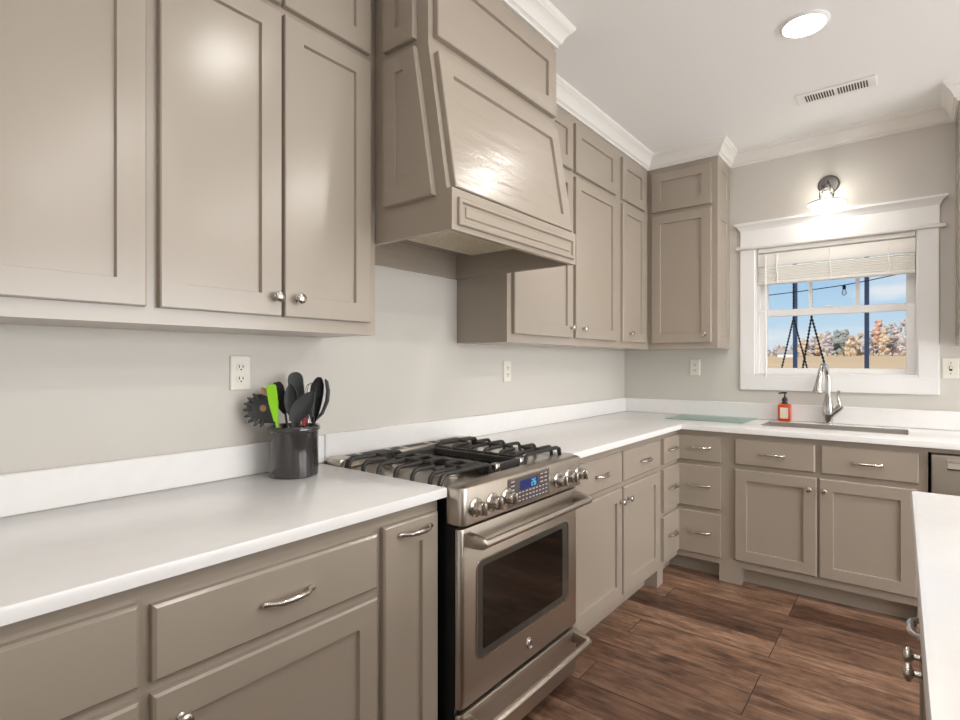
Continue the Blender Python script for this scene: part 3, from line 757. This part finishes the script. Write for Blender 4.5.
# grates
def grate(ya, yb, inner):
    m = MB(); zt = .940; za = .9005; h_ = .028
    xa, xb = .140, .600; ym = (ya + yb) / 2
    def bar(pts, rad=.0075): m.tube(pts, rad, 8)
    def rise(y0_, y1_, x, out):       # a finger that turns down at its end
        sg = 1 if y1_ > y0_ else -1
        bar([(x, y0_, za), (x, y0_ + sg * .004, zt - .014), (x, y0_ + sg * .016, zt - .002), (x, y0_ + sg * .030, zt), (x, y1_, zt)])
    for x in (.155, .235, .315, .400, .480, .560):
        if x in (.235, .480):
            rise(ya, ym - .030, x, 1); rise(yb, ym + .030, x, -1)
        else:
            rise(ya, ym, x, 1); rise(yb, ym, x, -1)
    for x0, x1 in ((xa, .205), (.265, .450), (.510, xb)):
        bar([(x0, ym, zt + .002), ((x0 + x1) / 2, ym, zt + .003), (x1, ym, zt + .002)])
    m.box(xa - .005, xb + .008, inner - .007, inner + .007, .910, .934, .003)
    bar([(xa, ya, za), (xa - .002, ya + .012, zt - .006), (xa, ya + .03, zt), (xa, yb - .03, zt), (xa - .002, yb - .012, zt - .006), (xa, yb, za)], .0085)
    bar([(xb, ya, za), (xb + .002, ya + .012, zt - .006), (xb, ya + .03, zt), (xb, yb - .03, zt), (xb + .002, yb - .012, zt - .006), (xb, yb, za)], .0085)
    return m
obj('grate', grate(-2.770, -2.508, -2.515), m_iron, rg)
obj('grate', grate(-2.296, -2.030, -2.289), m_iron, rg)
cg = MB()
cg.box(.15, .60, -2.490, -2.476, .9005, .930, .004).box(.15, .60, -2.328, -2.314, .9005, .930, .004).box(.15, .166, -2.476, -2.328, .905, .930, .004)
cg.box(.590, .608, -2.468, -2.336, .905, .934, .004)
cgo = obj('center_grate', cg, m_iron, rg)
for a, b_ in ((-2.492, -2.464), (-2.341, -2.313)): obj('grate_tip', MB().box(.588, .614, a, b_, .9005, .937, .005, 2), m_nickel, cgo)

# ------------------------------------------------------------------ ceiling: recessed lamps, vent, sconce
def can(x, y, label, proto=None):
    if proto: return dup(proto, (x, y, H - .012), label, 'recessed ceiling lamps')
    t = thing('ceiling_light', label, 'ceiling light', (x, y, H - .012), 'recessed ceiling lamps')
    m = MB().lathe([(.094, .0115), (.094, .008), (.088, .002), (.080, .000), (.076, .006), (.074, .0112)], (x, y, H - .012), n=40, cap0=False, cap1=False)
    obj('trim', m, m_trim, t); obj('lens', MB().lathe([(.0745, .0), (.0745, .003)], (x, y, H - .006), n=40), m_lens, t); return t
pc = can(1.393, -1.355, 'lit round recessed ceiling lamp near the ceiling vent')
def relamp(t, m):
    for c_ in t.children:
        if c_.name.startswith('lens'): c_.data = c_.data.copy(); c_.data.materials[0] = m
    return t
BEH = 'recessed ceiling lamp in the part of the ceiling behind the photograph'
relamp(can(1.393, -2.78, BEH, pc), m_lensmid)
pd = relamp(can(1.393, -4.25, BEH, pc), m_lensdim)
pf = relamp(can(2.75, -1.355, BEH, pc), m_lensfar)
for x, y, p_ in ((2.75, -2.78, pc), (2.75, -4.25, pc), (4.1, -1.355, pf), (4.1, -2.78, pf), (4.1, -4.25, pd), (1.393, -5.8, pd), (2.75, -5.8, pd)):
    can(x, y, BEH, p_)

vt = thing('ceiling_vent', 'white slotted air vent in the ceiling above the window', 'vent', (1.435, -.605, H - .008))
obj('frame', MB().box(1.258, 1.612, -.672, -.538, H - .008, H - .0005, .003), m_trim, vt)
for k in range(23):
    if k in (11,): continue
    u = 1.300 + k * .0122
    obj('slot', MB().box(u, u + .0070, -.645, -.566, H - .0086, H - .0079), m_slot, vt)

LX, LY = 1.347, -.125
sn = thing('wall_sconce', 'small wall lamp with a flared brim, lit above the window', 'wall lamp', (1.347, 0, 2.40))
obj('back_plate', MB().lathe([(.058, .0005), (.058, .010), (.050, .017), (.02, .019)], (1.347, 0, 2.402), (0, -1, 0), 32), m_plated, sn)
obj('arm', MB().tube([(1.347, -.015, 2.402), (1.347, -.07, 2.404), (1.347, -.105, 2.40), (LX, LY, 2.378), (LX, LY, 2.36)], .009, 12), m_plated, sn)
obj('socket', MB().lathe([(.022, 0), (.026, .012), (.026, .04), (.015, .048)], (LX, LY, 2.325)), m_plated, sn)
obj('neck', MB().lathe([(.040, 0), (.040, .045), (.034, .065), (.026, .072)], (LX, LY, 2.275), cap0=False, cap1=False), m_clear, sn)
obj('shade', MB().lathe([(.100, -.002), (.102, 0), (.094, .010), (.070, .020), (.040, .028), (.036, .026), (.066, .017), (.092, .006)], (LX, LY, 2.258), n=40, cap0=False, cap1=False), m_shade, sn)
obj('bulb', MB().lathe([(.002, -.032), (.016, -.030), (.026, -.018), (.030, 0), (.026, .018), (.015, .040), (.012, .055)], (LX, LY, 2.268), n=24), m_bulb, sn)

# ------------------------------------------------------------------ crock and utensils
KX, KY, KZ = .127, -2.972, .9145
crk = solo('utensil_crock', MB().lathe([(.074, 0), (.078, .004), (.0785, .14), (.079, .148), (.0835, .152), (.0845, .160), (.0815, .167), (.0755, .165), (.0725, .155), (.072, .012), (.01, .010)], (KX, KY, KZ), n=48),
           m_crock, 'dark grey glazed crock holding utensils beside the stove', 'utensil crock', (KX, KY, KZ))
RV = Vector((.782, .623, 0)); DV = Vector((-.623, .782, 0))      # directions in which the utensils are spread and stand behind each other
def U(s, z, d): return Vector((KX, KY, 0)) + RV * s + DV * d + Vector((0, 0, z))
def plate_shape(base, tip, outline, thick, bowl=0.0, tw=0.0):
    """flat or slightly dished head; outline (a along 0..1, half width m)"""
    ax = (tip - base); Ln = ax.length; ax = ax / Ln
    side = (RV - ax * RV.dot(ax)).normalized(); nrm = ax.cross(side).normalized()
    if nrm.dot(DV) > 0: nrm = -nrm
    if tw: 
        q = Matrix.Rotation(tw, 3, ax); side = q @ side; nrm = q @ nrm
    m = MB(); rings = []
    for a, hw in outline:
        p = base + ax * Ln * a; ring = []
        n = 7
        for k in range(n):
            f = -1 + 2 * k / (n - 1); ring.append(p + side * hw * f + nrm * (thick / 2 + bowl * (f * f) * hw * 2 - bowl * hw))
        for k in range(n):
            f = 1 - 2 * k / (n - 1); ring.append(p + side * hw * f + nrm * (-thick / 2 + bowl * (f * f) * hw * 2 - bowl * hw))
        rings.append(ring)
    m.rings(rings, smooth=True); return m
OVAL = [(0, .006)] + [(t, .0) for t in ()] 
def oval(w, n=9):
    return [(k / n, max(.003, w * math.sin(PI * (.06 + .92 * k / n)) ** .62)) for k in range(n + 1)]
def stick(parent, a, b, r, mat, name='handle'):
    obj(name, MB().tube([a, a.lerp(b, .5), b], [r, r * .9, r * .8], 10), mat, parent)
FL = KZ + .016
UG = None
# spaghetti server
t = thing('pasta_server', 'black toothed pasta server with a round hole, leaning left in the crock', 'utensil', U(-.015, FL, -.02))
stick(t, U(-.030, FL, -.018), U(-.052, 1.096, -.030), .005, m_blackpl)
b0, b1 = U(-.050, 1.093, -.030), U(-.128, 1.174, -.030)
hd_ = obj('head', plate_shape(b0, b1, [(0, .006), (.12, .016), (.3, .038), (.5, .045), (.7, .043), (.88, .034), (1, .018)], .006, .22), m_silicone, t)
ax = (b1 - b0).normalized(); side = (RV - ax * RV.dot(ax)).normalized()
c = b0.lerp(b1, .55)
for k in range(8):
    an = math.radians(-18 + k * 22)
    dr_ = (ax * math.cos(an) - side * math.sin(an)).normalized()
    obj('tooth', MB().tube([c + dr_ * .036, c + dr_ * .050 - DV * .008, c + dr_ * .056 - DV * .020], [.0085, .0065, .003], 8), m_silicone, hd_)
nr = DV * -1
obj('hole_rim', MB().lathe([(.011, 0), (.011, .005), (.005, .005)], b0.lerp(b1, .58) + nr * -.010, nr, 16), m_wood, hd_)
# wooden spoon
t = thing('wooden_spoon', 'pale wooden spoon behind the pasta server in the crock', 'utensil', U(0, FL, .02))
stick(t, U(-.015, FL, .012), U(-.080, 1.150, .02), .0045, m_wood)
obj('bowl', plate_shape(U(-.078, 1.145, .02), U(-.118, 1.206, .022), oval(.015), .006, .2), m_wood, t)
# black spatula behind the green one
t = thing('black_spatula', 'black spatula standing behind the lime green spatula', 'utensil', U(.0, FL, .03))
stick(t, U(-.02, FL, .045), U(-.048, 1.12, .05), .005, m_blackpl)
obj('blade', plate_shape(U(-.048, 1.115, .05), U(-.078, 1.224, .05), [(0, .006), (.2, .016), (.5, .020), (.85, .020), (.95, .015), (1, .008)], .005, .1), m_blackpl, t)
# green spatula
t = thing('green_spatula', 'lime green silicone spatula standing in the crock', 'utensil', U(-.03, FL, -.045))
stick(t, U(-.026, FL, -.042), U(-.042, 1.125, -.054), .0058, m_green)
obj('blade', plate_shape(U(-.040, 1.10, -.055), U(-.055, 1.219, -.060), [(0, .006), (.25, .010), (.5, .0145), (.8, .0150), (.97, .0150), (1, .011)], .008), m_green, t)
# grey green turner
t = thing('turner', 'grey-green rounded turner standing tallest at the back of the crock', 'utensil', U(0, FL, .03))
stick(t, U(.005, FL, .058), U(-.008, 1.17, .062), .006, m_greyg)
obj('blade', plate_shape(U(-.008, 1.15, .062), U(-.020, 1.258, .066), [(0, .008), (.12, .020), (.3, .0265), (.75, .0265), (.86, .0245), (.94, .019), (.98, .012), (1, .006)], .005, .1), m_greyg, t)
# dark spoon upright
t = thing('charcoal_spoon', 'charcoal silicone spoon standing upright in the middle of the crock', 'utensil', U(0, FL, -.02))
stick(t, U(.008, FL, -.012), U(.006, 1.12, -.016), .006, m_silicone)
obj('bowl', plate_shape(U(.006, 1.105, -.016), U(-.006, 1.220, -.018), oval(.024), .005, .35), m_silicone, t)
# dark spoon leaning right
t = thing('charcoal_spoon', 'charcoal silicone spoon leaning right across the crock front', 'utensil', U(0, FL, -.05))
stick(t, U(.0, FL, -.055), U(.020, 1.105, -.066), .006, m_silicone)
obj('bowl', plate_shape(U(.016, 1.098, -.066), U(.086, 1.196, -.070), oval(.029), .005, .3), m_silicone, t)
# tongs with red strip
t = thing('tongs', 'silver tongs with red edges, low among the spoons in the crock', 'utensil', U(.03, FL, -.01))
obj('arm', MB().tube([U(.040, FL, -.030), U(.050, 1.09, -.036), U(.062, 1.16, -.036)], [.004, .005, .004], 8), m_chrome, t)
obj('arm', MB().tube([U(.028, FL, -.030), U(.038, 1.09, -.036), U(.044, 1.15, -.034)], [.004, .005, .004], 8), m_chrome, t)
obj('grip', MB().tube([U(.044, 1.085, -.042), U(.050, 1.125, -.044), U(.056, 1.15, -.043)], [.0045, .005, .004], 8), m_red, t)
# whisk
t = thing('whisk', 'silver wire whisk behind the leaning spoon in the crock', 'utensil', U(.03, FL, .03))
stick(t, U(.03, FL, .030), U(.038, 1.13, .034), .006, m_chrome)
for k in range(5):
    a = PI * k / 5; vx = RV * math.cos(a) + DV * math.sin(a); c = U(.038, 1.13, .034); axw = (U(.046, 1.222, .036) - c)
    pts = [c + axw * f + vx * w for f, w in ((0, .002), (.35, .014), (.7, .019), (.92, .013), (1, 0), (.92, -.013), (.7, -.019), (.35, -.014), (0, -.002))]
    obj('wire', MB().tube(pts, .0013, 6), m_chrome, t)
# ladle, right
t = thing('serving_spoon', 'tall black deep serving spoon at the right rim of the crock', 'utensil', U(.05, FL, .0))
stick(t, U(.058, FL, .0), U(.066, 1.11, .0), .005, m_blackpl)
sp = obj('bowl', plate_shape(U(.065, 1.09, .0), U(.086, 1.242, .0), [(0, .007), (.15, .014), (.4, .020), (.65, .023), (.85, .020), (.95, .013), (1, .006)], .005, .45), m_blackpl, t)
t = thing('slotted_spoon', 'charcoal curved spoon edge-on at the far right rim of the crock', 'utensil', U(.06, FL, .01))
stick(t, U(.046, FL, .026), U(.061, 1.096, .026), .004, m_silicone)
obj('bowl', MB().tube([U(.060, 1.092, .026), U(.084, 1.118, .034), U(.100, 1.16, .038), U(.103, 1.195, .038), U(.098, 1.225, .038), U(.093, 1.234, .038)], [.004, .006, .007, .007, .006, .003], 10), m_silicone, t)

# ------------------------------------------------------------------ island
ISR = math.radians(-.6)
it = thing('kitchen_island', 'taupe kitchen island cabinet under a white top at the right edge', 'kitchen island', (1.745, -1.955, 0))
def FIs(u, v, w): return (1.785 - w, -u, v)
b = MB().box(1.785, 2.75, -4.45, -1.972, ZK, .883).box(1.85, 2.70, -4.40, -2.02, 0, ZK)
obj('body', b, m_cab, it)
def idoor(a, b_, z0, z1, kn):
    d = obj('door', MB().rect(FIs, a, b_, z0, z1, rail=.062, bev=.005), m_cab, it)
    if kn is not None: knob(FIs, kn, .600, d, s=1.3)
idoor(1.985, 2.412, .138, .668, 2.375); idoor(2.424, 2.850, .138, .668, 2.462)
idoor(2.880, 3.300, .138, .668, 3.26); idoor(3.312, 3.74, .138, .668, 3.35)
for a, b_, p in ((1.985, 2.412, None), (2.424, 2.850, 2.637), (2.880, 3.300, 3.09), (3.312, 3.74, 3.52)):
    d = obj('drawer', MB().rect(FIs, a, b_, .692, .846, bev=.006), m_cab, it)
    if p: pull(FIs, p, .769, d, L=.058)
it.rotation_euler = (0, 0, -ISR * 1.0)
isl = solo('island_countertop', MB().slab([1.745, 2.85], [-4.55, -1.957], lambda x, y: True, .8845, .914, .011), m_quartz,
     'white quartz slab on the kitchen island at the right edge', 'countertop', (1.745, -1.955, .8845))
isl.rotation_euler = (0, 0, -ISR * 1.0)

# ------------------------------------------------------------------ outside
mb = MB(); rows = []
for y, z in ((.5, -.45), (8, -.42), (25, -.25), (60, .5), (120, 1.7), (200, 3.3), (330, 5.6)):
    rows.append([(x_, y, z) for x_ in (-260, -110, -40, 20, 120)])
mb.rings(rows, False, False, closed=False)
o = obj('ground', mb, m_field); o['kind'] = 'structure'
o = struct('porch_roof', MB().box(-4, 6, .142, 2.75, 2.62, 2.72), m_trim)
o = struct('porch_floor', MB().box(-4, 6, .142, 2.75, -.2, -.05), m_trim)
def post(x, label):
    t = thing('porch_post', label, 'post', (x, 2.6, -.05))
    obj('shaft', MB().box(x - .019, x + .019, 2.57, 2.62, -.05, 2.62, .002), m_navy, t)
    obj('base', MB().box(x - .04, x + .04, 2.55, 2.64, -.05, .05, .004), m_navy, t)

post(.786, 'navy porch post outside the window, left one behind the swing chains')
post(1.408, 'navy porch post outside the window, right one')
def chain_path(a, b, pitch=.030, r=.0115):
    a, b = Vector(a), Vector(b); n = max(4, int((b - a).length / pitch) * 2); P_ = []; Rr = []
    for k in range(n + 1):
        P_.append(a.lerp(b, k / n)); Rr.append(r if k % 2 == 0 else r * .35)
    return P_, Rr
def chain(label, apex, l, r_):
    ax_, ay_, az_ = apex
    t = thing('swing_chain', label, 'chain', (ax_, ay_, az_), 'porch swing chains')
    for q in ((ax_, ay_, 2.62), l, r_):
        P_, Rr = chain_path(apex, q); obj('chain_run', MB().tube(P_, Rr, 6), m_chain, t)
def ext(a, b, z): f = (z - a[2]) / (b[2] - a[2]); return tuple(a[i] + (b[i] - a[i]) * f for i in range(3))
A1 = (.829, 2.2, 1.739); A2 = (1.070, 1.5, 1.690)
chain('left hanging chain of the porch swing, spreading into a V outside the window', A1, ext(A1, (.727, 2.2, 1.246), .47), ext(A1, (.946, 2.2, 1.238), .47))
chain('right hanging chain of the porch swing, spreading into a V above the faucet', A2, ext(A2, (1.004, 1.5, 1.245), .47), ext(A2, (1.160, 1.5, 1.306), .47))
sw = MB()
for k in range(6): sw.box(.62 + k * .11, .70 + k * .11, 1.42, 2.28, .43, .455)
sw.box(.60, 1.28, 1.44, 1.49, .40, .43).box(.60, 1.28, 2.18, 2.23, .40, .43)
solo('porch_swing', sw, m_navy, 'slatted porch swing seat below the window sill outside', 'swing', (.94, 1.85, .40))
sl_ = thing('string_light', 'thin string light with one clear bulb strung across the porch outside', 'string light', (.58, 2.4, 2.0))
wp = [(-.5, 2.4, 2.01), (.15, 2.4, 1.995), (.58, 2.4, 2.008), (.86, 2.4, 2.024), (1.226, 2.4, 2.054), (1.45, 2.4, 2.085), (2.0, 2.4, 2.18)]
obj('wire', MB().tube(wp, .0045, 8), m_chain, sl_)
obj('socket', MB().lathe([(.014, 0), (.016, .03), (.008, .045)], (1.236, 2.4, 2.012), n=12), m_black, sl_)
obj('bulb', MB().lathe([(.003, -.06), (.016, -.052), (.022, -.035), (.016, -.01), (.011, 0)], (1.236, 2.4, 2.012), n=14), m_clear, sl_)

def tree(i, x, y, h, w, kind, label, group):
    random.seed(100 + i)
    z0 = 3.3 + (y - 200) * .0177 - .1
    t = thing('tree', label, 'tree', (x, y, z0), group)
    obj('trunk', MB().tube([(x, y, z0), (x + random.uniform(-.2, .2), y, z0 + h * .5), (x + random.uniform(-.4, .4), y, z0 + h * .93)], [.20, .14, .05], 7), m_bark, t)
    b = bmesh.new()
    for k in range(34):
        f = random.random(); zz = z0 + h * (.10 + .86 * f); rr = w * (.34 - .20 * abs(f - .4)) * random.uniform(.4, .9)
        M_ = Matrix.Translation((x + random.uniform(-.40, .40) * w * (1.05 - .6 * f), y + random.uniform(-.25, .25) * w, zz)) @ Matrix.Diagonal((1, 1, random.uniform(.7, 1.2), 1))
        bmesh.ops.create_icosphere(b, subdivisions=2, radius=rr, matrix=M_)
    for v in b.verts: v.co += Vector((random.uniform(-1, 1), random.uniform(-1, 1), random.uniform(-1, 1))) * w * .05
    m = MB(); m.merge(b)
    obj('crown', m, m_leaf[kind], t)
LAB = {'tan': ('tan autumn tree in the distant tree line across the field', 'tan trees across the field'),
       'grey': ('bare greyish tree in the distant tree line across the field', 'bare grey trees across the field'),
       'pine': ('dull green pine standing in the distant tree line', 'pines across the field'),
       'rust': ('rust orange tree left of the tall bare trees in the distance', None)}
TR = [(-37, 4.2, 3.4, 'grey'), (-34.5, 4.0, 3.2, 'grey'), (-32, 3.6, 3, 'tan'), (-29.7, 4.6, 3.2, 'grey'), (-27.6, 4.4, 3.2, 'tan'), (-25.6, 5.6, 3.4, 'tan'), (-23.4, 6.8, 3.6, 'grey'),
      (-21.2, 7.4, 3.6, 'tan'), (-19, 7.8, 3.6, 'grey'), (-17, 8.8, 4.0, 'pine'), (-14.8, 8.2, 4.2, 'pine'), (-12.8, 7.0, 3.6, 'tan'), (-10.8, 7.4, 3.6, 'tan'), (-9, 6.8, 3.4, 'grey'),
      (-7.4, 8.6, 3.4, 'grey'), (-5.9, 11.6, 3.4, 'rust'), (-4.3, 10.6, 3.4, 'tan'), (-2.6, 10.4, 3.4, 'grey'), (-1.0, 9.6, 3.4, 'grey'), (.6, 11.0, 3.6, 'grey'), (2.4, 9.0, 3.4, 'tan'), (4.4, 9.6, 3.6, 'grey')]
for i, (x, h_, w_, k_) in enumerate(TR):
    tree(i, x, 200 + (i * 7) % 11, h_, w_, k_, *LAB[k_])
bn = thing('barn', 'small white barn with a grey roof far across the field on the left', 'building', (-27.6, 185, 3.0))
obj('wall', MB().box(-30.0, -25.2, 182, 188, 2.9, 4.1), m_trim, bn)
obj('roof', MB().prism(lambda u, v, w: (u, w, v), [(-30.5, 4.1), (-24.7, 4.1), (-26.2, 5.3), (-29.0, 5.3)], 181.5, 188.5), m_roof, bn)
